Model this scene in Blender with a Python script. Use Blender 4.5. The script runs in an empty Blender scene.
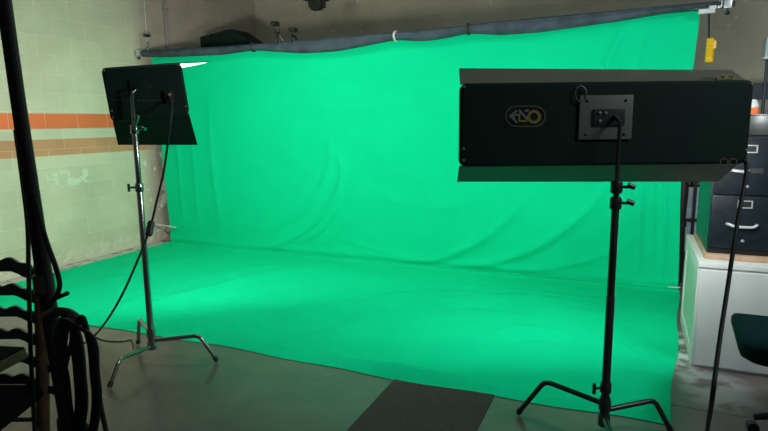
import bpy, bmesh, math, random
import numpy as np
from mathutils import Vector, Matrix
random.seed(4); rng = np.random.default_rng(7)
C = bpy.context.scene.collection
PI = math.pi

# ------------------------------------------------------------------ camera
H = 1.5
FPX = 575.0
YAW, PITCH, ROLL = -0.41018, 0.16151, -0.01167
def cam_axes():
    cy, sy = math.cos(YAW), math.sin(YAW); cp, sp = math.cos(PITCH), math.sin(PITCH)
    f = Vector((sy*cp, cy*cp, -sp)); r = Vector((cy, -sy, 0)); u = r.cross(f)
    cr, sr = math.cos(ROLL), math.sin(ROLL)
    return cr*r + sr*u, -sr*r + cr*u, f
CR, CU, CF = cam_axes()
CAM = Vector((0, 0, H))
cd = bpy.data.cameras.new('camera'); cam = bpy.data.objects.new('camera', cd); C.objects.link(cam)
cd.sensor_fit = 'HORIZONTAL'; cd.sensor_width = 36; cd.lens = FPX/768*36; cd.clip_start = .02
cam.matrix_world = Matrix(((CR.x, CU.x, -CF.x, 0), (CR.y, CU.y, -CF.y, 0), (CR.z, CU.z, -CF.z, H), (0, 0, 0, 1)))
bpy.context.scene.camera = cam

# survey helpers: where a sight line from the camera meets a real plane of the room
def ray(x, y): return CR*((x-384)/FPX) - CU*((y-215.5)/FPX) + CF
def onz(x, y, z=0.0): d = ray(x, y); return CAM + d*((z-H)/d.z)
def onx(x, y, X): d = ray(x, y); return CAM + d*(X/d.x)
def ony(x, y, Y): d = ray(x, y); return CAM + d*(Y/d.y)
def dep(x, y, D): return CAM + ray(x, y)*D
def onpl(x, y, p, n): d = ray(x, y); return CAM + d*((p-CAM).dot(n)/d.dot(n))

# ------------------------------------------------------------------ materials
def mat(name, col, rough=.6, metal=0.0, spec=.5, noise=0.0, nscale=8.0, bump=0.0, bscale=60.0, emit=None, estr=0.0, sheen=0.0):
    m = bpy.data.materials.new(name); m.use_nodes = True; nt = m.node_tree; b = nt.nodes['Principled BSDF']
    c4 = (*col, 1)
    b.inputs['Base Color'].default_value = c4
    b.inputs['Roughness'].default_value = rough; b.inputs['Metallic'].default_value = metal
    b.inputs['Specular IOR Level'].default_value = spec
    if sheen: b.inputs['Sheen Weight'].default_value = sheen
    if emit:
        b.inputs['Emission Color'].default_value = (*emit, 1); b.inputs['Emission Strength'].default_value = estr
    tc = nt.nodes.new('ShaderNodeTexCoord')
    if noise:
        n = nt.nodes.new('ShaderNodeTexNoise'); n.inputs['Scale'].default_value = nscale; n.inputs['Detail'].default_value = 5
        nt.links.new(tc.outputs['Object'], n.inputs['Vector'])
        r = nt.nodes.new('ShaderNodeValToRGB'); r.color_ramp.elements[0].position = .3; r.color_ramp.elements[1].position = .7
        r.color_ramp.elements[0].color = (*[v*(1-noise) for v in col], 1); r.color_ramp.elements[1].color = (*[min(1, v*(1+noise)) for v in col], 1)
        nt.links.new(n.outputs['Fac'], r.inputs['Fac']); nt.links.new(r.outputs['Color'], b.inputs['Base Color'])
    if bump:
        n = nt.nodes.new('ShaderNodeTexNoise'); n.inputs['Scale'].default_value = bscale; n.inputs['Detail'].default_value = 4
        nt.links.new(tc.outputs['Object'], n.inputs['Vector'])
        bp = nt.nodes.new('ShaderNodeBump'); bp.inputs['Strength'].default_value = bump; bp.inputs['Distance'].default_value = .01
        nt.links.new(n.outputs['Fac'], bp.inputs['Height']); nt.links.new(bp.outputs['Normal'], b.inputs['Normal'])
    return m

M = {}
M['green'] = mat('green_cloth', (.002, .60, .285), .9, spec=.05, noise=.03, nscale=3, bump=.06, bscale=500)
M['shell'] = mat('black_fixture_shell', (.003, .015, .011), .65, spec=.15, noise=.15, nscale=5)
M['door'] = mat('sheen_barn_door', (.10, .092, .074), .45, spec=.4, noise=.12, nscale=6)  # paler than the shell: light and shine on the doors put into colour
M['white_in'] = mat('white_reflector', (.85, .87, .85), .5)
M['tube'] = mat('lit_tube', (.9, .9, .9), .4, emit=(1, 1, .97), estr=3.0)
M['plate'] = mat('grey_mount_plate', (.12, .125, .115), .45, metal=.3, noise=.08)
M['blackpl'] = mat('black_plastic', (.012, .014, .014), .4, noise=.1)
M['gold'] = mat('gold_mark', (.20, .15, .025), .5, noise=.1)
M['dimgold'] = mat('faded_gold_mark', (.07, .06, .02), .6, noise=.1)
M['faint'] = mat('faint_grey_mark', (.022, .024, .018), .6, noise=.05)
M['silver'] = mat('silver_mark', (.14, .16, .175), .5, noise=.1)
M['chrome'] = mat('chrome_steel', (.30, .315, .31), .2, metal=1, noise=.05)
M['dimchrome'] = mat('chrome_dark_reflection', (.05, .055, .055), .32, metal=.7, noise=.1)  # chrome with the dark room's reflection put into its colour
M['rubber'] = mat('black_rubber', (.012, .012, .012), .6, noise=.1)
M['cable'] = mat('black_cable_jacket', (.006, .008, .007), .6, spec=.2, noise=.1)
M['roll'] = mat('dark_blue_grey_fabric', (.034, .055, .075), .8, noise=.4, nscale=9, bump=.5, bscale=45)
M['tie'] = mat('white_tie', (.6, .62, .62), .6, noise=.05)
M['dtie'] = mat('dark_tie', (.02, .025, .03), .6, noise=.05)
M['yellow'] = mat('yellow_plastic', (.72, .44, .012), .4, noise=.05)
M['yellow2'] = mat('pale_yellow_plastic', (.8, .55, .12), .4, noise=.05)
M['whitecab'] = mat('white_painted_cabinet', (.57, .62, .62), .45, noise=.04, nscale=4)
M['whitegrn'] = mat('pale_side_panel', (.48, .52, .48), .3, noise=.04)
M['file'] = mat('black_enamel_steel', (.005, .009, .013), .35, noise=.35, nscale=25)
M['filed'] = mat('black_enamel_drawer', (.006, .011, .016), .33, noise=.35, nscale=30)
M['wood'] = mat('pale_wood', (.36, .25, .16), .6, noise=.2, nscale=20)
M['bwood'] = mat('brown_wood', (.065, .038, .018), .6, spec=.2, noise=.3, nscale=18)
M['chair'] = mat('black_lacquer', (.008, .009, .009), .45, noise=.1)
M['teal'] = mat('dark_teal_fabric', (.002, .024, .026), .9, spec=.1, noise=.12, nscale=40, bump=.1, bscale=300)
M['steel'] = mat('brushed_steel', (.16, .175, .185), .5, metal=.8, noise=.06)
M['orange'] = mat('orange_plastic', (.75, .16, .04), .45, noise=.05)
M['whitepl'] = mat('white_plastic', (.55, .60, .62), .45, noise=.04)
M['paper'] = mat('pale_blue_grey_paper', (.62, .70, .78), .7, noise=.1, nscale=20)
M['zinc'] = mat('zinc_plated_steel', (.55, .60, .63), .35, metal=.6, noise=.06)
M['matt'] = mat('matt_black_paint', (.004, .004, .004), .9, spec=.05, noise=.1)
M['shelf'] = mat('dark_blue_grey_metal', (.014, .026, .042), .5, noise=.2)
M['rack'] = mat('grey_wire', (.28, .31, .33), .4, metal=.4, noise=.1)
M['lampgrey'] = mat('pale_grey_lamp', (.32, .37, .41), .5, noise=.06)
M['rug'] = mat('dark_grey_carpet', (.062, .064, .060), .95, spec=.1, noise=.3, nscale=120, bump=.6, bscale=250)
M['pipe'] = mat('grey_conduit', (.24, .25, .24), .5, noise=.15)
M['ceil'] = mat('grey_ceiling', (.35, .35, .33), .9, noise=.08)

def nn(nt, typ, **kw):
    n = nt.nodes.new(typ)
    for k, v in kw.items(): setattr(n, k, v)
    return n
def math_(nt, op, a, b=None, clamp=False):
    n = nn(nt, 'ShaderNodeMath', operation=op); n.use_clamp = clamp
    for i, v in enumerate((a, b)):
        if v is None: continue
        if isinstance(v, (int, float)): n.inputs[i].default_value = v
        else: nt.links.new(v, n.inputs[i])
    return n.outputs[0]
def mapr(nt, v, a, b, c=0, d=1):
    n = nn(nt, 'ShaderNodeMapRange'); nt.links.new(v, n.inputs[0])
    for i, q in enumerate((a, b, c, d)): n.inputs[i+1].default_value = q
    return n.outputs[0]
def mixc(nt, f, a, b, mode='MIX'):
    n = nn(nt, 'ShaderNodeMix', data_type='RGBA', blend_type=mode)
    if isinstance(f, (int, float)): n.inputs[0].default_value = f
    else: nt.links.new(f, n.inputs[0])
    for i, v in ((6, a), (7, b)):
        if isinstance(v, tuple): n.inputs[i].default_value = (*v, 1)
        else: nt.links.new(v, n.inputs[i])
    return n.outputs[2]

def wall_material(name, horiz, stripes, base, yphase=0.0, zphase=.097, bw=.386, rh=.193, tan=None, chips=None, mortar=.2):
    m = bpy.data.materials.new(name); m.use_nodes = True; nt = m.node_tree; b = nt.nodes['Principled BSDF']
    b.inputs['Roughness'].default_value = .55; b.inputs['Specular IOR Level'].default_value = .3
    tc = nn(nt, 'ShaderNodeTexCoord'); sp = nn(nt, 'ShaderNodeSeparateXYZ'); nt.links.new(tc.outputs['Object'], sp.inputs[0])
    hz = sp.outputs[horiz]; z = sp.outputs['Z']
    cb = nn(nt, 'ShaderNodeCombineXYZ')
    nt.links.new(math_(nt, 'ADD', hz, yphase), cb.inputs[0]); nt.links.new(math_(nt, 'SUBTRACT', z, zphase), cb.inputs[1])
    br = nn(nt, 'ShaderNodeTexBrick'); nt.links.new(cb.outputs[0], br.inputs['Vector'])
    br.offset = .5; br.inputs['Scale'].default_value = 1; br.inputs['Mortar Size'].default_value = .0045; br.inputs['Mortar Smooth'].default_value = .4
    br.inputs['Brick Width'].default_value = bw; br.inputs['Row Height'].default_value = rh
    br.inputs['Color1'].default_value = (.9, .9, .9, 1); br.inputs['Color2'].default_value = (1, 1, 1, 1); br.inputs['Mortar'].default_value = (1, 1, 1, 1)
    ramp = nn(nt, 'ShaderNodeValToRGB'); ramp.color_ramp.interpolation = 'CONSTANT'
    zn = mapr(nt, z, 0, 4); nt.links.new(zn, ramp.inputs[0])
    els = ramp.color_ramp.elements
    els[0].position = 0; els[0].color = (*base, 1)
    if stripes:
        first = True
        for p, c in stripes:
            if first: e = els[1]; e.position = p/4; first = False
            else: e = els.new(p/4)
            e.color = (*c, 1)
    else: els[1].position = 1; els[1].color = (*base, 1)
    col = ramp.outputs[0]
    if tan:
        y0, y1, tc_ = tan
        ns = nn(nt, 'ShaderNodeTexNoise'); ns.inputs['Scale'].default_value = 3; nt.links.new(tc.outputs['Object'], ns.inputs['Vector'])
        yw = math_(nt, 'ADD', hz, math_(nt, 'MULTIPLY', math_(nt, 'SUBTRACT', ns.outputs['Fac'], .5), .12))
        f = mapr(nt, yw, y0, y1); col = mixc(nt, f, col, tc_)
    col = mixc(nt, .8, col, br.outputs['Color'], 'MULTIPLY')
    n2 = nn(nt, 'ShaderNodeTexNoise'); n2.inputs['Scale'].default_value = 2.3; n2.inputs['Detail'].default_value = 6; nt.links.new(tc.outputs['Object'], n2.inputs['Vector'])
    dk = mapr(nt, n2.outputs['Fac'], .3, .7, .88, 1.06)
    vm = nn(nt, 'ShaderNodeCombineXYZ'); [nt.links.new(dk, vm.inputs[i]) for i in range(3)]
    col = mixc(nt, 1, col, vm.outputs[0], 'MULTIPLY')
    # mortar ridges a little paler
    col = mixc(nt, math_(nt, 'MULTIPLY', br.outputs['Fac'], mortar), col, (.95, .95, .9))
    # bare plaster patches
    if chips:
        for (y0, y1, z0, z1, sc, th, cc) in chips:
            n3 = nn(nt, 'ShaderNodeTexNoise'); n3.inputs['Scale'].default_value = sc; n3.inputs['Detail'].default_value = 3; nt.links.new(tc.outputs['Object'], n3.inputs['Vector'])
            msk = mapr(nt, n3.outputs['Fac'], th, th+.02)
            for v, a, bb in ((hz, y0, y1), (z, z0, z1)):
                msk = math_(nt, 'MULTIPLY', msk, math_(nt, 'GREATER_THAN', v, a)); msk = math_(nt, 'MULTIPLY', msk, math_(nt, 'LESS_THAN', v, bb))
            col = mixc(nt, msk, col, cc)
    nt.links.new(col, b.inputs['Base Color'])
    bp = nn(nt, 'ShaderNodeBump'); bp.inputs['Strength'].default_value = .55; bp.inputs['Distance'].default_value = .008
    n4 = nn(nt, 'ShaderNodeTexNoise'); n4.inputs['Scale'].default_value = 40; n4.inputs['Detail'].default_value = 4; nt.links.new(tc.outputs['Object'], n4.inputs['Vector'])
    hgt = math_(nt, 'ADD', br.outputs['Fac'], math_(nt, 'MULTIPLY', n4.outputs['Fac'], .35))
    nt.links.new(hgt, bp.inputs['Height']); nt.links.new(bp.outputs['Normal'], b.inputs['Normal'])
    return m
CREAM = (.60, .59, .44); BROWN = (.56, .28, .15); ORANGE = (.82, .19, .07)
LW = -5.62
zs = [onx(50, q, LW).z for q in (156.0, 140.3, 129.3, 113.8)]
zb0 = onx(50, 156.0, LW).z
M['wall_left'] = wall_material('painted_block_wall', 'Y',
    [(zs[0], BROWN), (onx(50, 149.0, LW).z-.006, (.33, .18, .075)), (onx(50, 149.0, LW).z+.004, BROWN), (zs[1], CREAM), (zs[2], ORANGE), (zs[3], CREAM)], CREAM,
    yphase=.10, tan=(5.38, 5.62, (.43, .385, .31)),
    chips=[(5.35, 5.75, .35, 1.15, 5.5, .60, (.72, .73, .70)), (3.2, 5.8, .03, .16, 14, .52, (.62, .60, .50)), (4.1, 4.6, .85, 1.02, 12, .52, (.62, .68, .55))])
M['wall_back'] = wall_material('olive_block_wall', 'X', None, (.52, .49, .38), yphase=.1, mortar=.06, bw=.44, rh=.22,
    chips=[(-5, 2, 2.50, 3.3, 7, .715, (.62, .62, .52))])

def floor_material():
    m = bpy.data.materials.new('polished_concrete'); m.use_nodes = True; nt = m.node_tree; b = nt.nodes['Principled BSDF']
    tc = nn(nt, 'ShaderNodeTexCoord'); sp = nn(nt, 'ShaderNodeSeparateXYZ'); nt.links.new(tc.outputs['Object'], sp.inputs[0])
    n = nn(nt, 'ShaderNodeTexNoise'); n.inputs['Scale'].default_value = 1.6; n.inputs['Detail'].default_value = 8; n.inputs['Roughness'].default_value = .65
    nt.links.new(tc.outputs['Object'], n.inputs['Vector'])
    r = nn(nt, 'ShaderNodeValToRGB'); e = r.color_ramp.elements
    e[0].position = .3; e[0].color = (.095, .080, .074, 1); e[1].position = .72; e[1].color = (.165, .140, .130, 1)
    nt.links.new(n.outputs['Fac'], r.inputs[0]); col = r.outputs[0]
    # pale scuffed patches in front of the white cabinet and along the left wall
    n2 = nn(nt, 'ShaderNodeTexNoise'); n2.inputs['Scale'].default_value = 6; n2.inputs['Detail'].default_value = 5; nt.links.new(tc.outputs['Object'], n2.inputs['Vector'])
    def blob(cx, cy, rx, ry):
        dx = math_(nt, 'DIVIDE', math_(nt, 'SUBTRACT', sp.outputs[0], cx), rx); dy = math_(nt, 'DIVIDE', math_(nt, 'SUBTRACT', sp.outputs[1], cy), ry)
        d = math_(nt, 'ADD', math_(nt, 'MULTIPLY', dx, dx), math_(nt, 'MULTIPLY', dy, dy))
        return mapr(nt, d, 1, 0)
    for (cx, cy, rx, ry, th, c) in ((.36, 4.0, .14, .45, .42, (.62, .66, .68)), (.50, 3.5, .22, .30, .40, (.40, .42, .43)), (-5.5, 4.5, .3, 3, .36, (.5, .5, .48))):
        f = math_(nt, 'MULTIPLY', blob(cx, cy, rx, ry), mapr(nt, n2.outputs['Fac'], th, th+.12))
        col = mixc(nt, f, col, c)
    # expansion joint running across the room
    j = math_(nt, 'LESS_THAN', math_(nt, 'ABSOLUTE', math_(nt, 'SUBTRACT', sp.outputs[1], 3.215)), .006)
    col = mixc(nt, j, col, (.01, .01, .01))
    nt.links.new(col, b.inputs['Base Color'])
    rr = mapr(nt, n.outputs['Fac'], .3, .7, .19, .28); nt.links.new(rr, b.inputs['Roughness'])
    b.inputs['Specular IOR Level'].default_value = .45
    bp = nn(nt, 'ShaderNodeBump'); bp.inputs['Strength'].default_value = .08; bp.inputs['Distance'].default_value = .01
    nt.links.new(n2.outputs['Fac'], bp.inputs['Height']); nt.links.new(bp.outputs['Normal'], b.inputs['Normal'])
    return m
M['floor'] = floor_material()

# ------------------------------------------------------------------ mesh builder
class MB:
    def __init__(s): s.v = []; s.f = []
    def add(s, vs, fs):
        o = len(s.v); s.v += [Vector(p) for p in vs]; s.f += [tuple(i+o for i in f) for f in fs]; return s
    def box(s, c, size, bev=0.0, mtx=None):
        bm = bmesh.new(); bmesh.ops.create_cube(bm, size=1)
        for v in bm.verts: v.co = Vector((v.co.x*size[0], v.co.y*size[1], v.co.z*size[2]))
        if bev: bmesh.ops.bevel(bm, geom=bm.edges[:], offset=bev, segments=2, profile=.7, affect='EDGES')
        vs = [(mtx @ v.co if mtx else v.co) + Vector(c) for v in bm.verts]
        bm.verts.index_update(); s.add(vs, [[v.index for v in f.verts] for f in bm.faces]); bm.free(); return s
    def bx(s, x0, x1, y0, y1, z0, z1, bev=0.0): return s.box(((x0+x1)/2, (y0+y1)/2, (z0+z1)/2), (x1-x0, y1-y0, z1-z0), bev)
    def tube(s, path, r, n=10, closed=False):
        P = [Vector(p) for p in path]; N = len(P); rs = r if isinstance(r, (list, tuple)) else [r]*N
        T = []
        for i in range(N):
            a = P[(i-1) % N] if closed or i > 0 else P[i]; b = P[(i+1) % N] if closed or i < N-1 else P[i]
            t = (b-a); T.append(t.normalized() if t.length > 1e-9 else Vector((0, 0, 1)))
        up = Vector((0, 0, 1)) if abs(T[0].z) < .9 else Vector((0, 1, 0))
        u = (up - T[0]*up.dot(T[0])).normalized(); vs = []; fs = []
        for i in range(N):
            u = (u - T[i]*u.dot(T[i])).normalized(); w = T[i].cross(u)
            for k in range(n):
                a = 2*PI*k/n; vs.append(P[i] + (u*math.cos(a)+w*math.sin(a))*rs[i])
        for i in range(N if closed else N-1):
            j = (i+1) % N
            for k in range(n): fs.append((i*n+k, i*n+(k+1) % n, j*n+(k+1) % n, j*n+k))
        if not closed: fs.append(tuple(range(n))[::-1]); fs.append(tuple((N-1)*n+k for k in range(n)))
        return s.add(vs, fs)
    def lathe(s, prof, c=(0, 0, 0), axis=(0, 0, 1), n=24):
        q = Vector((0, 0, 1)).rotation_difference(Vector(axis).normalized()); vs = []; fs = []
        for (r, h) in prof:
            for k in range(n):
                a = 2*PI*k/n; vs.append(q @ Vector((max(r, 1e-4)*math.cos(a), max(r, 1e-4)*math.sin(a), h)) + Vector(c))
        for i in range(len(prof)-1):
            for k in range(n): fs.append((i*n+k, i*n+(k+1) % n, (i+1)*n+(k+1) % n, (i+1)*n+k))
        fs.append(tuple(range(n))[::-1]); fs.append(tuple((len(prof)-1)*n+k for k in range(n)))
        return s.add(vs, fs)
    def prism(s, poly, a, b):   # poly: list of 2-D pts mapped by functions a (near) and b (far)
        n = len(poly); vs = [a(*p) for p in poly] + [b(*p) for p in poly]
        fs = [tuple(range(n))[::-1], tuple(range(n, 2*n))] + [(k, (k+1) % n, n+(k+1) % n, n+k) for k in range(n)]
        return s.add(vs, fs)
    def xf(s, m): s.v = [m @ v for v in s.v]; return s

WM = {}
def link(name, ob, parent=None):
    C.objects.link(ob)
    if parent: ob.parent = parent
    return ob
def obj(name, mb, m, parent=None, smooth=True, label=None):
    """one mesh object; mb is in world space, the parent sits at WM[parent]"""
    me = bpy.data.meshes.new(name)
    inv = WM[parent.name].inverted() if parent else Matrix()
    me.from_pydata([inv @ v for v in mb.v], [], mb.f); me.update()
    bm = bmesh.new(); bm.from_mesh(me); bmesh.ops.recalc_face_normals(bm, faces=bm.faces[:]); bm.to_mesh(me); bm.free()
    if smooth:
        me.polygons.foreach_set('use_smooth', [True]*len(me.polygons))
        try: me.set_sharp_from_angle(angle=math.radians(35))
        except Exception: pass
    me.materials.append(M[m] if isinstance(m, str) else m)
    o = bpy.data.objects.new(name, me); link(name, o, parent); WM[o.name] = WM[parent.name] if parent else Matrix()
    if label: o['label'] = label
    return o
def tag(o, label, cat, group=None):
    o['label'] = label; o['category'] = cat
    if group: o['group'] = group
    return o
def thing(name, label, cat, loc=(0, 0, 0), group=None):
    o = bpy.data.objects.new(name, None); C.objects.link(o); o.location = loc; o.empty_display_size = .05
    WM[o.name] = Matrix.Translation(loc); return tag(o, label, cat, group)
def struct(name, mb, m):
    o = obj(name, mb, m, smooth=False); o['kind'] = 'structure'; return o
def spline(pts, n=8, closed=False):
    P = [Vector(p) for p in pts]; out = []; N = len(P)
    for i in range(N if closed else N-1):
        p1 = P[i]; p2 = P[(i+1) % N]
        p0 = P[(i-1) % N] if closed or i > 0 else p1*2-p2
        p3 = P[(i+2) % N] if closed or i < N-2 else p2*2-p1
        for k in range(n):
            t = k/n; out.append(.5*((2*p1)+(p2-p0)*t+(2*p0-5*p1+4*p2-p3)*t*t+(3*p1-p0-3*p2+p3)*t**3))
    if not closed: out.append(P[-1])
    return out
def fillet(a, b, c, rad=.05, n=6):   # path a-b-c with a rounded bend at b
    a, b, c = Vector(a), Vector(b), Vector(c)
    p = b+(a-b).normalized()*rad; q = b+(c-b).normalized()*rad
    return [a]+[p*(1-t)**2+b*2*t*(1-t)+q*t*t for t in [k/n for k in range(n+1)]]+[c]

# ------------------------------------------------------------------ the room
BW = 7.9
struct('floor', MB().bx(-5.9, 4.2, -2.2, BW+.2, -.12, 0), 'floor')
struct('wall_left', MB().bx(LW-.2, LW, -2.2, BW, 0, 3.5), 'wall_left')
struct('wall_back', MB().bx(LW-.2, 4.2, BW, BW+.2, 0, 3.5), 'wall_back')
struct('ceiling', MB().bx(LW-.2, 4.2, -2.2, BW+.2, 3.5, 3.62), 'ceil')
# conduit on the left wall, beyond the backdrop bar
p0 = onx(164.5, 0, LW+.03)
t = thing('conduit_pipe', 'grey vertical conduit pipe on the left wall above the backdrop bar', 'pipe', (LW+.03, p0.y, 0))
obj('pipe', MB().tube([(LW+.03, p0.y, .0), (LW+.03, p0.y, 3.5)], .017, 12), 'pipe', t)
for z in (1.1, 2.95):
    obj('strap', MB().bx(LW-.001, LW+.05, p0.y-.04, p0.y+.04, z-.012, z+.012, .003), 'pipe', t)

YB = 5.405
top = [(140, 49.5), (160, 49), (178, 47.8), (220, 46.2), (250, 43.6), (300, 39.2), (336, 36), (394, 31.5), (440, 27), (480, 22.5), (540, 16.5), (620, 9), (700, 1.5), (722, 0)]
bot = [(140, 56.5), (160, 57), (178, 56.2), (220, 54.6), (250, 50), (300, 53), (336, 50.8), (394, 39.5), (420, 41), (440, 38.6), (466, 32.8), (500, 34.5), (540, 31.5), (580, 26), (620, 20.5), (652, 15), (680, 11), (708, 7), (722, 5)]
# ------------------------------------------------------------------ green screen cloth: one continuous sheet, drop and floor
XL, XR = -5.42, .412
YW, YF, ZT = 5.58, 2.955, 2.30
def seg_dist(px, pz, poly):
    best = np.full(px.shape, 1e9); sgn = np.zeros(px.shape); tt = np.zeros(px.shape); L = 0
    tot = sum(math.dist(poly[i], poly[i+1]) for i in range(len(poly)-1))
    for i in range(len(poly)-1):
        ax, az = poly[i]; bx_, bz = poly[i+1]; dx, dz = bx_-ax, bz-az; l2 = dx*dx+dz*dz
        t = np.clip(((px-ax)*dx+(pz-az)*dz)/l2, 0, 1); qx = px-ax-t*dx; qz = pz-az-t*dz; d = np.hypot(qx, qz)
        cr = (dx*qz-dz*qx)/math.sqrt(l2); k = d < best
        best = np.where(k, d, best); sgn = np.where(k, np.where(np.abs(cr) > 0, cr, 0)*1.0, sgn); tt = np.where(k, (L+t*math.sqrt(l2))/tot, tt); L += math.sqrt(l2)
    return best, np.sign(sgn)*best, tt
def smooth_poly(pts): return [(v.x, v.y) for v in spline([(a, b, 0) for a, b in pts], 6)]
def vnoise(x, y, fx, fy, seed, oct=3):
    r = np.random.default_rng(seed); out = 0*x; amp = 1
    for o in range(oct):
        g = r.random((64, 64)); X = (x*fx) % 63; Y = (y*fy) % 63; i = X.astype(int); j = Y.astype(int); a = X-i; b = Y-j
        a = a*a*(3-2*a); b = b*b*(3-2*b)
        out = out + amp*((g[i, j]*(1-a)+g[i+1, j]*a)*(1-b)+(g[i, j+1]*(1-a)+g[i+1, j+1]*a)*b-.5); fx *= 2; fy *= 2; amp *= .5
    return out
def make_cloth():
    NU = 470; na, nb = 190, 215
    xs = np.linspace(XL, XR, NU)
    zt = np.linspace(1, 0, na); yb = np.linspace(0, 1, nb+1)[1:]
    XX, S = np.meshgrid(xs, np.concatenate([zt, -yb]))
    wall = S >= 0
    z = np.where(wall, S*ZT, 0.0); y = np.where(wall, YW-.11*S, YW+S*(YW-YF))
    bpx = [ony(a, b, YB-.05) for a, b in bot]
    topz = np.interp(xs, [p.x for p in bpx], [p.z for p in bpx])+.05
    z = np.where(wall, S*topz[None, :], 0.0)
    # -- folds of the hanging part: (pixel polyline on the drop, height, width)
    disp = np.zeros(XX.shape)
    def pw(pts):
        o = []
        for a, b in pts:
            p = ony(a, b, YW-.03); o.append((p.x, p.z))
        return smooth_poly(o)
    WF = [([(338, 150), (344, 170), (338, 195), (318, 222), (290, 241), (264, 249)], .020, .055),
          ([(344, 190), (338, 208), (322, 230), (296, 246)], .016, .045),
          ([(330, 130), (332, 160), (322, 190), (300, 215), (270, 232)], .012, .06),
          ([(346, 215), (338, 232), (322, 246)], .010, .035),
          ([(398, 262), (440, 256), (480, 238), (512, 212), (530, 190)], .022, .075),
          ([(440, 268), (500, 259), (545, 240), (590, 205), (605, 180)], .020, .07),
          ([(470, 272), (540, 268), (600, 256), (640, 235)], .010, .05),
          ([(335, 236), (380, 250), (430, 262)], .010, .05), ([(346, 247), (390, 258), (430, 266)], .008, .035),
          ([(640, 14), (618, 45), (606, 80), (600, 120)], .014, .06), ([(655, 20), (640, 60), (634, 110)], .010, .05),
          ([(646, 170), (642, 230), (640, 278)], .018, .035), ([(658, 165), (655, 230), (652, 280)], .018, .03), ([(669, 160), (667, 230), (663, 283)], .018, .03),
          ([(176, 80), (180, 150), (184, 236)], .012, .05), ([(192, 100), (196, 170), (200, 238)], .010, .05), ([(212, 90), (215, 170), (222, 240)], .007, .06),
          ([(240, 60), (300, 75), (380, 70), (450, 52)], .006, .08), ([(300, 110), (380, 105), (450, 90)], .005, .07),
          ([(480, 60), (540, 58), (600, 44)], .006, .07), ([(360, 180), (400, 200), (450, 205), (500, 190)], .006, .08)]
    for pts, h, w in WF:
        p = pw(pts); m = wall
        d, sd, tt = seg_dist(XX[m], z[m], p); env = np.sin(np.clip(tt, .0, 1)*PI)**.6
        disp[m] += (1.5 if len(pts) > 3 or w > .05 else .9)*h*env*np.exp(-(d/(w*.85))**2)*(1-.6*np.tanh(sd/w*2))
    disp += np.where(wall, .012*vnoise(XX+7, z, .8, .5, 3), 0)+np.where(wall, .004*vnoise(XX+7, z, 5, 1.2, 5)*(1-S*.5), 0)
    disp += np.where(wall, .016*np.sin((XX+.4)*9)*np.exp(-((XX-XR)/.5)**2), 0)
    # -- folds of the floor part
    up = np.zeros(XX.shape)
    FFs = [([(136, 309), (200, 292), (262, 276), (330, 262)], .036, .08), ([(80, 320), (140, 300), (205, 287)], .018, .06),
           ([(250, 350), (310, 337), (372, 320)], .018, .06), ([(300, 312), (380, 296), (460, 292), (520, 300)], .009, .06),
           ([(176, 286), (230, 271), (300, 262)], .014, .06), ([(410, 322), (470, 312), (540, 318)], .016, .06), ([(480, 336), (530, 328), (590, 338)], .015, .05),
           ([(500, 352), (545, 344), (590, 356)], .008, .035), ([(430, 300), (520, 296), (590, 304)], .014, .06), ([(520, 308), (580, 310), (640, 322)], .007, .04),
           ([(620, 340), (645, 352), (664, 372)], .008, .04), ([(420, 282), (520, 290), (610, 300)], .008, .04),
           ([(110, 270), (150, 262), (220, 254)], .008, .05), ([(70, 288), (120, 276), (190, 266)], .008, .05),
           ([(322, 352), (350, 361), (380, 364), (410, 371)], .030, .035), ([(372, 368), (400, 367), (430, 374), (470, 381)], .028, .035), ([(450, 380), (500, 389), (560, 399)], .020, .045),
           ([(640, 290), (600, 318), (585, 345)], .006, .05), ([(220, 334), (260, 345), (320, 356)], .008, .05)]
    for pts, h, w in FFs:
        p = []
        for a, b in pts:
            q = onz(a, b, .01); p.append((q.x, q.y))
        p = smooth_poly(p); m = ~wall
        d, sd, tt = seg_dist(XX[m], y[m], p); env = np.sin(np.clip(tt, 0, 1)*PI)**.6
        up[m] += h*env*np.where(sd > 0, np.exp(-(d/w)**2), np.exp(-(d/(w*4))**2))
    nz = .004*np.abs(vnoise(XX+7, y, 1.3, 3.0, 9))+.0028*np.abs(vnoise(XX+7, y, 5, 11, 11))
    up += np.where(wall, 0, nz+.004)
    up = np.where(wall, up, .004+(up-.004)*np.clip((y-YF)/.12, 0, 1)**.7)
    # crease where drop meets floor: the sheet bellies forward a little and tucks under
    crease = np.exp(-(z/.05)**2)
    disp = disp*np.clip(z/.06, 0, 1)+.018*np.exp(-((z-.05)/.04)**2)*(.4+.6*np.clip(vnoise(XX+7, z*0, 1.5, 1, 21)+.5, 0, 1))
    y2 = y-np.where(wall, disp, 0)
    tuck = np.where(~wall, np.exp(-((y-YW)/.06)**2), 0)
    z2 = np.where(wall, np.maximum(z, .004), up*(1-tuck)+.004*tuck+.014*np.exp(-((y-YW+.10)/.05)**2)*~wall)
    # wavy free edges
    ex = np.clip((XX-XR+.35)/.35, 0, 1)**2
    x2 = XX+ex*(.010*np.sin(y*5)+.008*np.sin(z*3.1+1))
    ef = np.clip((YF+.25-y)/.25, 0, 1)**2
    x2 = x2-np.where(wall, .03*np.sin(np.clip(z/2.3, 0, 1)*PI)*np.clip((XX-XR+.6)/.6, 0, 1), 0)-np.where(wall, 0, np.clip((YW-y)/(YW-YF), 0, 1)**1.3*np.clip((XX-XR+1.5)/1.5, 0, 1)*.19)
    y2 = y2+np.where(wall, 0, ef*(.018*np.sin(XX*2.3+1)+.010*np.sin(XX*7)))
    nr = XX.shape[0]
    V = np.stack([x2, y2, z2], -1).reshape(-1, 3)
    idx = np.arange(nr*NU).reshape(nr, NU)
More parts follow.
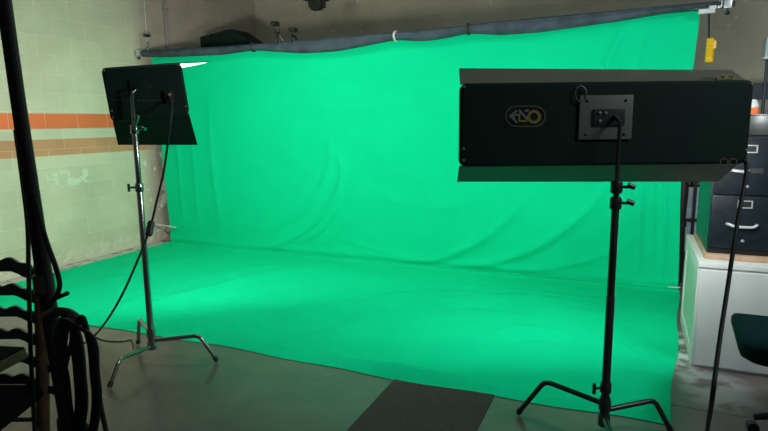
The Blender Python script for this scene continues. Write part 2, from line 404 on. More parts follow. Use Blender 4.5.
    F = np.stack([idx[:-1, :-1], idx[1:, :-1], idx[1:, 1:], idx[:-1, 1:]], -1).reshape(-1, 4)
    me = bpy.data.meshes.new('green_screen_cloth'); me.from_pydata(V.tolist(), [], F.tolist()); me.update()
    me.polygons.foreach_set('use_smooth', [True]*len(me.polygons)); me.materials.append(M['green'])
    o = bpy.data.objects.new('green_screen_cloth', me); C.objects.link(o)
    return o
tag(make_cloth(), 'large bright green chroma key cloth hanging from the bar and spread over the floor', 'backdrop')

# ------------------------------------------------------------------ bar and rolled dark fabric
def make_roll():
    tz = [(p.x, p.z) for p in (ony(a, b, YB-.05) for a, b in top)]; bz = [(p.x, p.z) for p in (ony(a, b, YB-.05) for a, b in bot)]
    x = np.linspace(tz[0][0], tz[-1][0], 260); T = np.interp(x, *zip(*tz)); B = np.interp(x, *zip(*bz))
    ker = np.ones(7)/7; T = np.convolve(np.pad(T, 3, 'edge'), ker, 'valid'); B = np.convolve(np.pad(B, 3, 'edge'), ker, 'valid')
    n = 40; vs = []; fs = []
    ph = rng.random(8)*6
    for i in range(len(x)):
        c = (T[i]+B[i])/2; h = max((T[i]-B[i])/2, .02)
        for k in range(n):
            a = 2*PI*k/n
            w = 1+.05*math.sin(5*a+ph[0]+x[i]*.8)+.035*math.sin(9*a+ph[1]-x[i]*1.7)+.02*math.sin(14*a+x[i]*3)
            yy = YB+.048*math.cos(a)*w; zz = c+h*math.sin(a)*(1+.02*math.sin(3*x[i]+ph[2]))
            if k == 0: pass
            vs.append((x[i], yy, zz))
    for i in range(len(x)-1):
        for k in range(n): fs.append((i*n+k, i*n+(k+1) % n, (i+1)*n+(k+1) % n, (i+1)*n+k))
    fs.append(tuple(range(n))[::-1]); fs.append(tuple((len(x)-1)*n+k for k in range(n)))
    return MB().add(vs, fs), tz, bz
rb, tz, bz = make_roll()
zt_at = lambda x: float(np.interp(x, *zip(*tz)))
zb_at = lambda x: float(np.interp(x, *zip(*bz)))
roll = thing('rolled_fabric', 'long dark blue grey roll of fabric tied along the bar above the green cloth', 'fabric roll', (-2.5, YB, 2.35))
obj('fabric', rb, 'roll', roll)
for px, m in ((250, 'dtie'), (394, 'tie'), (467, 'dtie')):
    x = ony(px, 40, YB-.05).x; zt, zb = zt_at(x), zb_at(x); c = (zt+zb)/2; h = (zt-zb)/2+.006
    obj('tie', MB().tube([(x, YB+.056*math.cos(a), c+h*math.sin(a)) for a in [2*PI*k/20 for k in range(20)]], .011, 8, closed=True), m, roll,
        label='white tie' if m == 'tie' else 'dark tie')
barL, barR = Vector((LW+.03, YB, ony(138, 53, YB).z)), ony(735, 3.5, YB)
bar = thing('backdrop_bar', 'chrome backdrop crossbar whose ends show beyond the dark fabric roll', 'bar', barL)
obj('tube', MB().tube([barL]+[Vector((x, YB, zt_at(x)-.045)) for x in np.linspace(-5.2, .45, 24)]+[barR], .019, 14), 'chrome', bar)
dirb = (barR-barL).normalized()
for e, s in ((barL, 1), (barR, -1)):
    p = e+dirb*s*.05
    cl = MB().box(p, (.055, .07, .07), .01)
    cl.box(p+dirb*s*.055, (.03, .055, .055), .008)
    obj('end_clamp', cl, 'zinc', bar)
    obj('clamp_knob', MB().lathe([(.006, 0), (.006, .03), (.018, .032), (.018, .05), (.012, .054)], p+Vector((0, 0, -.03)), (0, -.5, -1), 12), 'chrome', bar)
# hangers: thin cord from ceiling with a dark disc above the hook
for px in (147.5, 733):
    x = ony(px, 45, YB).x if px < 400 else barR.x-.03
    z0 = barL.z+(barR.z-barL.z)*(x-barL.x)/(barR.x-barL.x)
    if px < 400: x = max(x, LW+.02)
    obj('hanger_cord', MB().tube([(x, YB, z0+.02), (x, YB, 3.5)], .004, 8), 'tie', bar)
    if px < 400:
        obj('hook', MB().tube(spline([(x, YB, z0+.12), (x+.012, YB, z0+.08), (x, YB-.01, z0+.05), (x, YB-.03, z0), (x, YB, z0-.03), (x, YB+.025, z0)], 6), .007, 8), 'steel', bar)
        obj('disc', MB().lathe([(.012, -.02), (.04, -.012), (.048, 0), (.04, .012), (.012, .02)], (x, YB, ony(147.5, 35.5, YB).z), (.1, -.1, 1), 20), 'blackpl', bar)

def spring_clamp(name, label, x, tilt, size, m, handle=True, knob='blackpl'):
    zt = zt_at(x)
    t = thing(name, label, 'clamp', (x, YB, zt), 'spring clamps on the bar')
    for s in (-1, 1):
        j = MB().tube([(x+s*.012, YB+s*.062, zt-.03), (x, YB+s*.055, zt+.02), (x+tilt*.3, YB+s*.015, zt+size*.45), (x+tilt*.8+s*.03, YB+s*.03, zt+size)], [.011, .012, .011, .010], 8)
        obj('jaw', j, m, t)
    obj('pivot', MB().lathe([(.014, -.035), (.014, .035)], (x+tilt*.4, YB, zt+size*.5), (0, 1, 0), 12), m, t)
    obj('grip', MB().box((x+tilt*.8, YB, zt+size+.01), (.075, .075, .045), .012), knob, t)
spring_clamp('spring_clamp', 'larger black spring clamp gripping the fabric roll, left of its pair', ony(280, 40, YB).x, -.07, .18, 'blackpl')
spring_clamp('spring_clamp', 'smaller black spring clamp gripping the fabric roll, right of its pair', ony(294, 40, YB).x, -.01, .10, 'blackpl')

# white clip with the hanging yellow grip at the right end of the bar
xc = ony(707, 11, YB).x
zc = zb_at(xc)
t = thing('white_clip', 'white plastic clip under the right end of the backdrop bar', 'clip', (xc, YB, zc))
obj('body', MB().box((xc-.005, YB-.02, zc-.028), (.115, .05, .035), .006), 'whitepl', t)
obj('jaw', MB().box((xc+.035, YB-.02, zc-.005), (.05, .06, .03), .006), 'whitepl', t)
tp, b0, b1 = ony(709, 15, YB-.02), ony(709, 38, YB-.02), ony(709, 63, YB-.02)
t = thing('yellow_pull_handle', 'yellow ribbed plastic pull handle hanging on a black cord by the wall', 'handle', b1)
obj('cord', MB().tube([tp+Vector((0, 0, .03)), tp, b0], .006, 8), 'cable', t)
L = (b0-b1).length; pr = [(.02, 0), (.03, .006)]
for k in range(9): pr += [(.034, .015+k*(L-.03)/9), (.030, .015+(k+.7)*(L-.03)/9)]
pr += [(.03, L-.008), (.018, L)]
obj('grip', MB().lathe(pr, b1, (0, 0, 1), 20), 'yellow', t)
obj('button_tab', MB().box(b1+Vector((.028, -.012, L*.72)), (.022, .03, .06), .005), 'yellow2', t, label='paler tab')

# ------------------------------------------------------------------ black storage case and rack behind the screen
pa, pb, pc, pd = ony(200, 37, 6.0), ony(229, 29.5, 6.0), ony(253, 43, 6.0), ony(200, 50, 6.0)
rk = thing('storage_rack', 'dark tall rack behind the green cloth under the black case', 'rack', ((pa.x+pc.x)/2, 6.2, 0))
for x in (pa.x+.03, pc.x-.03):
    for y in (5.85, 6.35): obj('post', MB().bx(x-.015, x+.015, y-.015, y+.015, 0, pd.z), 'shelf', rk, False)
for z in (.3, 1.0, 1.7, pd.z-.02): obj('rack_shelf', MB().bx(pa.x, pc.x, 5.83, 6.37, z, z+.02), 'shelf', rk, False)
zc0 = pd.z
case = thing('equipment_case', 'black wedge topped case lying behind the left end of the fabric roll', 'case', ((pa.x+pc.x)/2, 6.1, zc0))
poly = [(pa.x, zc0), (pa.x, pa.z), (pb.x-.04, pb.z), (pb.x+.05, pb.z), (pc.x, pc.z), (pc.x, zc0)]
obj('shell', MB().prism(poly, lambda a, b: (a, 6.0, b), lambda a, b: (a, 6.32, b)), 'shell', case, False)
obj('handle', MB().tube(fillet((pa.x+.12, 5.985, pa.z-.02), (pa.x+.2, 5.965, pa.z+.02), (pa.x+.28, 5.985, pa.z+.01), .02), .008, 8), 'blackpl', case)
# dark clamp lamp hanging from the ceiling
p = ony(317, 4, 6.2)
t = thing('clamp_lamp', 'dark clamp lamp hanging from the ceiling at the top edge of the picture', 'lamp', (p.x, 6.2, 3.5))
obj('stem', MB().tube([(p.x, 6.2, 3.5), (p.x, 6.2, p.z+.05)], .015, 10), 'blackpl', t)
obj('body', MB().box((p.x, 6.2, p.z+.02), (.17, .14, .13), .02).box((p.x+.01, 6.17, p.z-.05), (.12, .1, .05), .012), 'blackpl', t)
obj('knob', MB().lathe([(.008, 0), (.008, .05), (.035, .055), (.035, .08), (.02, .09)], (p.x+.08, 6.2, p.z+.04), (1, -.3, .1), 12), 'blackpl', t)
obj('bracket_arm', MB().tube([(p.x-.08, 6.2, p.z+.03), (p.x-.2, 6.15, p.z+.075)], .012, 8), 'blackpl', t)

# thin white rods at the lower corners of the drop
a, b = ony(155.5, 224, 5.44), ony(176, 227.5, 5.44)
tag(obj('white_rod', MB().tube([a, b], .008, 8), 'tie'), 'thin white rod poking past the left edge of the green cloth', 'rod')
a, b = onz(668, 286, .03), onz(679, 287.5, .03)
tag(obj('white_rod', MB().tube([(a.x, 5.50, .03), (b.x+.01, 5.52, .03)], .006, 8), 'tie'), 'thin white rod poking past the right edge of the green cloth at the fold', 'rod')

# ------------------------------------------------------------------ fluorescent fixtures
D0 = .055
def fixture(name, label, centre, rot, W, hh, doors, mat_door):
    """local frame: x right as seen from behind, y towards the subject, z up; origin = centre of the back panel"""
    mt = Matrix.Translation(centre) @ rot
    t = thing(name, label, 'studio light', centre)
    d = D0; w = W/2; zb, zt = hh
    def ring(ins, y, r=.03, n=5):
        o = []
        for cx, cz, a0 in ((w-ins-r, zt-ins-r, 0), (-w+ins+r, zt-ins-r, PI/2), (-w+ins+r, zb+ins+r, PI), (w-ins-r, zb+ins+r, 1.5*PI)):
            for k in range(n): a = a0+PI/2*k/(n-1); o.append(Vector((cx+r*math.cos(a), y, cz+r*math.sin(a))))
        return o
    R = [ring(.012, 0), ring(0, .014), ring(0, d), ring(.012, d), ring(.03, .010)]; n = len(R[0]); m = MB(); vs = sum(R, []); fs = [tuple(range(n))]
    for i in range(len(R)-1):
        for k in range(n): fs.append((i*n+k, i*n+(k+1) % n, (i+1)*n+(k+1) % n, (i+1)*n+k))
    fs.append(tuple((len(R)-1)*n+k for k in range(n))[::-1])
    obj('housing', MB().add(vs, fs).xf(mt), 'shell', t)
    obj('reflector', MB().bx(-w+.04, w-.04, .011, .014, zb+.04, zt-.04).xf(mt), 'white_in', t, False)
    for k in range(4):
        z = zb+.075+(zt-zb-.15)*k/3
        obj('lamp_tube', MB().tube([(-w+.05, .033, z), (w-.05, .033, z)], .013, 10).xf(mt), 'tube', t)
    inv = mt.inverted()
    for (zh, fl, fr) in doors:
        fl, fr = inv @ fl, inv @ fr; hl_, hr_ = Vector((-w+.004, d+.003, zh)), Vector((w-.004, d+.003, zh))
        nrm = ((hr_-hl_).cross((fl+fr)/2-(hl_+hr_)/2)).normalized()
        if nrm.z*(1 if zh > 0 else -1) < 0: nrm = -nrm
        def panel(o0, o1, ins=0.0):
            c = (hl_+hr_+fl+fr)/4; N = 10
            def at_(u, v):
                p = (hl_*(1-u)+hr_*u)*(1-v)+(fl*(1-u)+fr*u)*v
                return p+(c-p)*ins
            vs = [at_(i/N, k/4)+nrm*o for o in (o0, o1) for k in range(5) for i in range(N+1)]
            fs = []; q = lambda o, k, i: o*5*(N+1)+k*(N+1)+i
            for k in range(4):
                for i in range(N): fs += [(q(0, k, i), q(0, k, i+1), q(0, k+1, i+1), q(0, k+1, i)), (q(1, k, i), q(1, k+1, i), q(1, k+1, i+1), q(1, k, i+1))]
            for i in range(N): fs += [(q(0, 0, i), q(1, 0, i), q(1, 0, i+1), q(0, 0, i+1)), (q(0, 4, i), q(0, 4, i+1), q(1, 4, i+1), q(1, 4, i))]
            for k in range(4): fs += [(q(0, k, 0), q(0, k+1, 0), q(1, k+1, 0), q(1, k, 0)), (q(0, k, N), q(1, k, N), q(1, k+1, N), q(0, k+1, N))]
            return MB().add(vs, fs).xf(mt)
        dd = obj('barn_door', panel(0, .004), mat_door, t, False)
        obj('white_liner', panel(-.003, -.0005, .03), 'white_in', dd, False)
        for sx in (-1, 1):
            obj('hinge', MB().tube([Vector((sx*w*.8-.04, d+.004, zh)), Vector((sx*w*.8+.04, d+.004, zh))], .006, 8).xf(mt), 'blackpl', dd)
    for (sx, sz) in ((-1, .9), (-1, -.6), (-1, -.85), (1, .88), (1, -.7)):
        obj('rivet', MB().lathe([(.006, 0), (.004, .003), (.001, .004)], (sx*(w-.015), 0.0, (zt if sz > 0 else -zb)*sz), (0, -1, 0), 10).xf(mt), 'silver', t)
    # the light itself
    ld = bpy.data.lights.new('tube_glow', 'AREA'); ld.shape = 'RECTANGLE'; ld.size = W-.14; ld.size_y = zt-zb-.12
    lo = bpy.data.objects.new('tube_glow', ld); C.objects.link(lo); lo.parent = t
    lo.matrix_local = WM[t.name].inverted() @ mt @ Matrix.Translation((0, .060, (zt+zb)/2)) @ Matrix.Rotation(PI/2, 4, 'X')
    return t, mt, ld
def ribbon(pts, w, P, n, off=.003, closed=False):
    """flat stroke on a plane; pts are 3-D points on it"""
    mb = MB(); N = len(pts); pts = [Vector(p)+n*off for p in pts]
    vs = []
    for i in range(N):
        a = pts[(i-1) % N] if closed or i else pts[i]; b = pts[(i+1) % N] if closed or i < N-1 else pts[i]
        s = (b-a).normalized().cross(n)*w/2; vs += [pts[i]+s, pts[i]-s, pts[i]+s-n*off*.8, pts[i]-s-n*off*.8]
    fs = []
    for i in range(N if closed else N-1):
        j = (i+1) % N
        fs += [(4*i, 4*j, 4*j+1, 4*i+1), (4*i+2, 4*i+3, 4*j+3, 4*j+2), (4*i, 4*i+2, 4*j+2, 4*j), (4*i+1, 4*j+1, 4*j+3, 4*i+3)]
    if not closed: fs += [(0, 1, 3, 2), (4*N-4, 4*N-2, 4*N-1, 4*N-3)]
    return mb.add(vs, fs)
def capsule(x0, x1, y0, y1, n=8):
    r = (y1-y0)/2; cy = (y0+y1)/2; o = []
    for k in range(n+1): a = -PI/2+PI*k/n; o.append((x1-r+r*math.cos(a), cy+r*math.sin(a)))
    for k in range(n+1): a = PI/2+PI*k/n; o.append((x0+r+r*math.cos(a), cy+r*math.sin(a)))
    return o

# ---- stands
def leg_path(centre, foot_px, bend_px, attach_z, foot_z=.012):
    f = onz(*foot_px, foot_z); hx = Vector((f.x-centre.x, f.y-centre.y, 0)).normalized()
    n = hx.cross(Vector((0, 0, 1))); b = onpl(*bend_px, centre, n)
    a = Vector((centre.x, centre.y, attach_z))+hx*.012
    return a, b, f
def c_stand(label, centre, legs, sections, collars, m, top_path, foot_mat):
    t = thing('light_stand', label, 'light stand', (centre.x, centre.y, 0))
    x, y = centre.x, centre.y
    for (z0, z1, r) in sections: obj('pole', MB().lathe([(r*.9, z0), (r, z0+.005), (r, z1-.005), (r*.9, z1)], (x, y, 0), (0, 0, 1), 18), m, t)
    hub = MB().lathe([(.02, .09), (.027, .095), (.027, .14), (.022, .15), (.022, .17), (.027, .175), (.027, .21), (.022, .235)], (x, y, 0), (0, 0, 1), 18)
    obj('hub', hub, m, t)
    for (a, b, f) in legs:
        lg = obj('leg', MB().tube(fillet(a, b, f, .035), .0125, 12), m, t)
        d = (f-b).normalized()
        obj('rubber_foot', MB().tube([f-d*.035, f-d*.005], [.0145, .0155], 12), foot_mat, lg)
    for (z, dirx, kind) in collars:
        cl = obj('collar', MB().lathe([(.021, z-.028), (.025, z-.022), (.025, z+.016), (.021, z+.026)], (x, y, 0), (0, 0, 1), 18), m, t)
        d = CR*dirx-CF*.25; d.z = 0; d.normalize(); p = Vector((x, y, z))
        k = MB().tube([p+d*.02, p+d*.06], .0065, 8)
        if kind == 't': k.tube([p+d*.06+Vector((0, 0, -.024)), p+d*.06+Vector((0, 0, .024))], .008, 10)
        elif kind == 'b': k.tube([p+d*.045+Vector((0, 0, .01)), p+d*.075+Vector((0, 0, -.002))], [.013, .011], 10)
        obj('knob', k, 'blackpl' if m == 'dimchrome' else m, cl)
    if top_path: obj('spigot_arm', MB().tube(*top_path), m, t)
    return t

# right stand and fixture
cR = onz(604, 420, .12)
D_R = (Vector((cR.x, cR.y, H))-CAM).dot(CF)
n_c = Vector((CF.x, CF.y, 0)).normalized()                # direction the right fixture points
faceR = Vector((cR.x, cR.y, 1.5))+n_c*.075
def onR(x, y): return onpl(x, y, faceR, n_c)
xl, xr = onR(460.5, 122), onR(752, 122)
Wr = (xr-xl).length; cc = (xl+xr)/2; cc.z = H
zt_, zb_ = onR(606, 81.5).z-H, onR(606, 165.5).z-H
centreR = Vector((cc.x, cc.y, H))
farR = lambda px, dd: onpl(px[0], px[1], faceR+n_c*(D0+dd), n_c)
doorsR = [(zt_-.003, farR((459, 69), .15), farR((731, 70.8), .15)), (zb_+.003, farR((457, 181), .15), farR((718, 181), .15))]
azR = math.atan2(-n_c.x, n_c.y)
fxR, mtR, ldR = fixture('fluorescent_light', 'long black fluorescent studio light seen from behind with grey mount plate', centreR, Matrix.Rotation(azR, 4, 'Z'), Wr, (zb_, zt_), doorsR, 'door')
nb = -n_c
# mount plate
c1, c2 = onR(579.5, 95.5), onR(630.5, 139)
rx = Vector((n_c.y, -n_c.x, 0))
pw_ = (c2-c1).dot(rx); ph_ = c1.z-c2.z; pc_ = (c1+c2)/2
Rm = Matrix.Rotation(azR, 4, 'Z')
pl = obj('mount_plate', MB().box(pc_+nb*.005, (pw_, .009, ph_), .003, Rm), 'plate', fxR, label='grey square mount plate')
c3, c4 = onR(592.5, 109), onR(623, 125.5)
obj('socket_panel', MB().box((c3+c4)/2+nb*.012, ((c4-c3).dot(rx), .012, c3.z-c4.z), .005, Rm), 'blackpl', pl)
for sx in (-1, 1):
    for sz in (-1, 1):
        obj('screw', MB().lathe([(.006, 0), (.006, .003), (.003, .005)], pc_+nb*.0095+rx*sx*pw_*.36+Vector((0, 0, sz*ph_*.38)), nb, 10), 'blackpl', pl)
for px, py in ((598, 113), (598, 121), (604, 113)):
    obj('socket', MB().lathe([(.007, 0), (.007, .004), (.004, .006)], onR(px, py)+nb*.018, nb, 10), 'silver', pl)
obj('cord_loop', MB().tube([onR(580+5.5*math.cos(a), 94+8*math.sin(a))+nb*(.012) for a in [2*PI*k/24 for k in range(24)]], .0022, 6, closed=True), 'plate', fxR)
# emblem: capsule outline, chevron, angular middle letter and gold ring
def P(x, y): return onR(480+x/4.79, 60+y/4.79)
em = obj('emblem', ribbon([P(*q) for q in capsule(122, 312, 222, 318)], .006, None, nb, closed=True), 'dimgold', fxR, False, 'faint capsule outline around the maker mark')
G = MB(); S = MB()
for st in ([(178, 243), (142, 268), (178, 300)], [(180, 262), (152, 268), (168, 280)]):
    r_ = ribbon([P(*q) for q in st], .0085, None, nb); S.add(r_.v, r_.f)
for st in ([(186, 240), (226, 284)], [(214, 246), (232, 240)]):
    r_ = ribbon([P(*q) for q in st], .0095, None, nb, .0035); S.add(r_.v, r_.f)
r_ = ribbon([P(*q) for q in [(187, 256), (187, 292), (226, 292)]], .010, None, nb, .004); G.add(r_.v, r_.f)
r_ = ribbon([P(258+26*math.cos(a), 272+26*math.sin(a)) for a in [2*PI*k/28 for k in range(28)]], .0125, None, nb, closed=True); G.add(r_.v, r_.f)
obj('emblem_letters', S, 'silver', em, False, 'silver chevron and stroke letters'); obj('emblem_ring', G, 'gold', em, False, 'gold ring letter and stroke')
# small outline marks at the lower right of the panel, and on the top door
mk = MB()
for x0, x1 in ((720, 727.5), (729, 736.5)):
    r_ = ribbon([onR(*q) for q in capsule(x0, x1, 158.5, 165.5)], .005, None, nb, closed=True); mk.add(r_.v, r_.f)
obj('outline_mark', mk, 'dimgold', fxR, False)
hT = mtR @ Vector((0, D0+.003, doorsR[0][0])); uT = ((doorsR[0][1]+doorsR[0][2])/2-hT).normalized(); nT = rx.cross(uT)
if nT.z < 0: nT = -nT
def onT(x, y): return onpl(x, y, hT+nT*.008, nT)
mk = MB()
for q in (capsule(717.5, 725.5, 75.3, 79.8), capsule(726.5, 734.5, 75.3, 79.8)):
    r_ = ribbon([onT(*p) for p in q], .006, None, nT, closed=True); mk.add(r_.v, r_.f)
obj('door_mark', mk, 'gold', fxR, False)
for x0 in (702, 706, 710, 714): obj('faint_letter', ribbon([onT(x0, 78.2), onT(x0+2.4, 78.2)], .012, None, nT), 'dimgold', fxR, False)
# legs of the right stand
cRv = Vector((cR.x, cR.y, 0))
legsR = [leg_path(cRv, (518, 413), (545, 381), .20), leg_path(cRv, (671, 431), (654.5, 400), .17)]
fa = (legsR[0][2]-cRv).normalized(); fb = (legsR[1][2]-cRv).normalized(); fc = -(fa+fb); fc.z = 0; fc.normalize()
legsR.append((Vector((cR.x, cR.y, .135))+fc*.012, cRv+fc*.27+Vector((0, 0, .17)), cRv+fc*.40+Vector((0, 0, .012))))
zR = lambda py: onpl(612, py, cRv, n_c).z
stR = c_stand('metal light stand, toned dark for the room it reflects, on three bent legs under the long fluorescent light', cR, legsR,
    [(.10, .72, .0185), (.72, zR(206), .0165), (zR(206), zR(182), .013)], [(zR(387), -1, 't'), (zR(203), .9, 'b'), (zR(187), 1, 'b')], 'dimchrome',
    ([Vector((cR.x, cR.y, zR(182)-.01)), Vector((cR.x, cR.y, zR(150))), Vector((cR.x, cR.y, zR(122))), onR(613, 117)+nb*.02], [.010, .009, .008, .010], 10), 'rubber')

# left stand and fixture
cL = onz(152, 345, .12); cLv = Vector((cL.x, cL.y, 0))
azL = math.radians(42)
nL = Vector((-math.sin(azL), math.cos(azL), 0)); faceL = Vector((cL.x, cL.y, 1.6))+nL*.07
def onL(x, y): return onpl(x, y, faceL, nL)
l0, l1 = onL(105.8, 95), onL(185.5, 88); Wl = (l1-l0).length
lx = (l1-l0).normalized(); lz = lx.cross(nL)
rotL = Matrix(((lx.x, nL.x, lz.x, 0), (lx.y, nL.y, lz.y, 0), (lx.z, nL.z, lz.z, 0), (0, 0, 0, 1)))
hl = ((onL(104.5, 69)-onL(107, 121)).length+(onL(184.5, 61)-onL(186.5, 115)).length)/4
centreL = (l0+l1)/2; ztl, zbl = hl, -hl
def proj_x(p): d = p-CAM; return 384+FPX*d.dot(CR)/d.dot(CF)
def farL(px, dd): return onpl(px[0], px[1], faceL+nL*(D0+dd), nL)
doorsL = [(ztl-.003, farL((130, 78), .30), farL((209, 62), .30)), (zbl+.003, farL((118, 144.5), .16), farL((197.5, 144.5), .16))]
fxL, mtL, ldL = fixture('fluorescent_light', 'small square black fluorescent studio light near the striped wall', centreL, rotL, Wl, (zbl, ztl), doorsL, 'shell')
nbL = -nL
RmL = rotL
sk = onL(169, 97)
so = obj('socket', MB().box(sk+nbL*.012, (.05, .024, .075), .006, RmL), 'blackpl', fxL)
for dz in (-.02, .012): obj('brass_pin', MB().lathe([(.010, 0), (.010, .012), (.004, .016)], sk+nbL*.024+Vector((.004, 0, dz)), nbL, 10), 'gold', so)
mk = MB()
for x0, x1 in ((141, 146), (147, 152)):
    r_ = ribbon([onL(*q) for q in capsule(x0, x1, 84.5, 88)], .004, None, nbL, closed=True); mk.add(r_.v, r_.f)
obj('faint_mark', mk, 'faint', fxL, False)
for x0 in (112, 116, 121, 138, 142, 146, 151, 155, 159):
    obj('faint_letter', ribbon([onL(x0, 100.5), onL(x0+2.6, 100.2)], .008, None, nbL), 'faint', fxL, False)
mpc = onL(139, 88)
obj('mount_plate', MB().box(mpc+nbL*.006, (.10, .012, .10), .004, RmL), 'shell', fxL)
legsL = [leg_path(cLv, (109, 387.5), (119.5, 359), .115), leg_path(cLv, (217.5, 361), (199, 335.5), .15), leg_path(cLv, (138, 343), (139.5, 319), .20)]
zL = lambda py: ony(132, py, cL.y).z
px0 = Vector((cL.x, cL.y, 0))
stL = c_stand('chrome light stand on three bent legs under the small square light', cL, legsL,
    [(.10, zL(190), .019), (zL(190), zL(132), .0165)], [(zL(187), -1, 't'), (zL(129), 1, 'b')], 'chrome',
    ([Vector((cL.x, cL.y, zL(132)-.01)), Vector((cL.x, cL.y, zL(100))), Vector((cL.x+.005, cL.y, zL(93))), mpc+nbL*.012], [.012, .010, .009, .009], 10), 'rubber')
obj('grip_lever', MB().box(Vector((cL.x+.05, cL.y-.03, zL(121))), (.022, .012, .075), .005, Matrix.Rotation(.5, 4, 'Y')), 'chrome', stL)

# ------------------------------------------------------------------ cables
def cable(name, label, pts, r, m='cable', n=10, cat='cable', extra=None, group=None):
    mb = MB().tube(spline(pts, 10), r, n)
    if extra is None: return tag(obj(name, mb, m), label, cat, group)
    t = thing(name, label, cat, pts[-1], group); obj('cord', mb, m, t); extra(t); return t
dl = (Vector((cL.x, cL.y, H))-CAM).dot(CF)
def boxswitch(t):
    a, b = dep(151.5, 221, dl-.12), dep(148.5, 236, dl-.16)
    obj('inline_switch', MB().tube([a, a*.9+b*.1, a*.1+b*.9, b], [.012, .021, .021, .012], 10), 'blackpl', t)
pe = onz(91, 336, .008)
cable('power_cable', 'black power cable with an inline box hanging from the small square light', [sk+nbL*.03, sk+nbL*.07+Vector((.02, 0, -.06)), dep(169.5, 130, dl-.1), dep(164, 170, dl-.1), dep(157, 200, dl-.12), dep(150, 228, dl-.14), dep(137, 262, dl-.28), dep(116, 306, dl-.3), pe+Vector((.05, 0, .02)), onz(80, 345, .008), onz(55, 352, .008)], .0066, extra=boxswitch)
tag(obj('thin_wire', MB().tube(spline([onz(88, 334, .004), onz(105, 340.5, .004), onz(122, 341.5, .004), onz(131, 340, .004), onz(133.5, 348, .004)], 8), .0035, 6), 'cable'), 'thin dark wire lying on the floor beside the chrome stand', 'wire')
c0 = onR(742, 172)+nb*.03
cable('power_cable', 'black power cable dropping from the right end of the long light to the floor', [onR(744, 160)+nb*.004, c0, dep(737, 225, D_R-.05), dep(728, 285, D_R-.13), dep(719, 345, D_R-.25), dep(712, 400, D_R-.36), onz(707, 436, .03), onz(712, 452, .009), onz(770, 470, .009)], .0088)

# ------------------------------------------------------------------ floor mat
f0, f1 = onz(395, 381), onz(346, 431)
g0 = onz(493, 399)
tag(obj('floor_mat', MB().bx(f1.x+.005, g0.x, 1.55, 2.98, .0005, .006, .002), 'rug'), 'dark grey carpet strip on the floor at the front edge of the green cloth', 'mat')

# ------------------------------------------------------------------ right side: cabinets
fc_ = onz(690.5, 367)
cx0, cy0, ch = fc_.x, fc_.y, .657
cx1, cy1 = cx0+1.5, 4.69
wc = thing('low_cabinet', 'low white painted cabinet carrying the black filing cabinet', 'cabinet', ((cx0+cx1)/2, (cy0+cy1)/2, 0))
obj('carcass', MB().bx(cx0+.012, cx1, cy0+.012, cy1, 0, ch-.03, .004), 'whitecab', wc, False)
obj('top', MB().bx(cx0, cx1, cy0, cy1+.01, ch-.03, ch, .005), 'whitecab', wc, False)
sp_ = MB()
for (y0, y1, z0, z1) in ((cy0+.012, cy0+.07, .0, ch-.03), (cy1-.07, cy1, .0, ch-.03), (cy0+.07, cy1-.07, .0, .08), (cy0+.07, cy1-.07, ch-.09, ch-.03)): sp_.bx(cx0, cx0+.014, y0, y1, z0, z1)
obj('side_frame', sp_, 'whitecab', wc, False)
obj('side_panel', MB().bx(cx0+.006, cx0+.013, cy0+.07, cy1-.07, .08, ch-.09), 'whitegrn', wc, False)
for i in range(2):
    x0 = cx0+.02+i*.74
    dr = obj('door', MB().bx(x0, x0+.72, cy0, cy0+.014, .02, ch-.045, .003), 'whitecab', wc, False)
    obj('door_knob', MB().lathe([(.006, 0), (.008, .02), (.014, .024), (.012, .032)], (x0+.66, cy0, .45), (0, -1, 0), 12), 'steel', dr)
# board under the filing cabinet
b0_, b1_ = onz(700, 261, ch), onz(763, 261, ch)
bd = MB().bx(.425, .80, 3.885, 4.62, ch, ch+.032, .003)
tag(obj('wood_board', bd, 'wood'), 'pale wooden board under the black filing cabinet', 'board')
fx0, fx1, fy0, fy1, fz0, fz1 = .437, .812, 3.916, 4.62, ch+.033, 1.39
fcab = thing('filing_cabinet', 'black two drawer steel filing cabinet on the white cabinet', 'filing cabinet', ((fx0+fx1)/2, (fy0+fy1)/2, fz0))
obj('case', MB().bx(fx0, fx1, fy0+.012, fy1, fz0, fz1, .006), 'file', fcab)
for z0, z1 in ((.728, 1.044), (1.052, 1.368)):
    dr = obj('drawer', MB().bx(fx0+.008, fx1-.008, fy0-.008, fy0+.02, z0, z1, .006), 'filed', fcab)
    xm = .614
    fr_ = MB()
    for q in ((xm-.038, xm+.038, z1-.030, z1-.024), (xm-.038, xm+.038, z1-.070, z1-.064), (xm-.038, xm-.031, z1-.066, z1-.028), (xm+.031, xm+.038, z1-.066, z1-.028)): fr_.bx(q[0], q[1], fy0-.014, fy0-.007, q[2], q[3])
    lh = obj('label_holder', fr_, 'zinc', dr, False)
    obj('label_card', MB().bx(xm-.031, xm+.031, fy0-.0105, fy0-.0082, z1-.064, z1-.030), 'blackpl', lh, False)
    hz = z1-.172
    if z0 < 1:
        obj('handle', MB().tube(spline([(xm-.085, fy0-.008, hz+.004), (xm-.075, fy0-.03, hz+.004), (xm-.04, fy0-.035, hz-.006), (xm+.04, fy0-.035, hz-.006), (xm+.062, fy0-.03, hz+.004), (xm+.07, fy0-.008, hz+.004)], 6), .0085, 10), 'zinc', dr)
    else:
        obj('handle', MB().tube(spline([(xm-.085, fy0-.008, hz), (xm-.075, fy0-.03, hz), (xm-.02, fy0-.034, hz-.006), (xm+.0, fy0-.008, hz)], 6), .009, 10), 'zinc', dr)
        obj('recess_shade', MB().bx(xm+.01, xm+.075, fy0-.0095, fy0-.0075, hz-.016, hz+.014), 'rubber', dr, False)  # flat dark plate, the shade of a recess put into its colour
    obj('lock', MB().lathe([(.009, 0), (.009, .006), (.006, .008)], (xm+.003, fy0-.008, z0+.05), (0, -1, 0), 12), 'silver', dr)
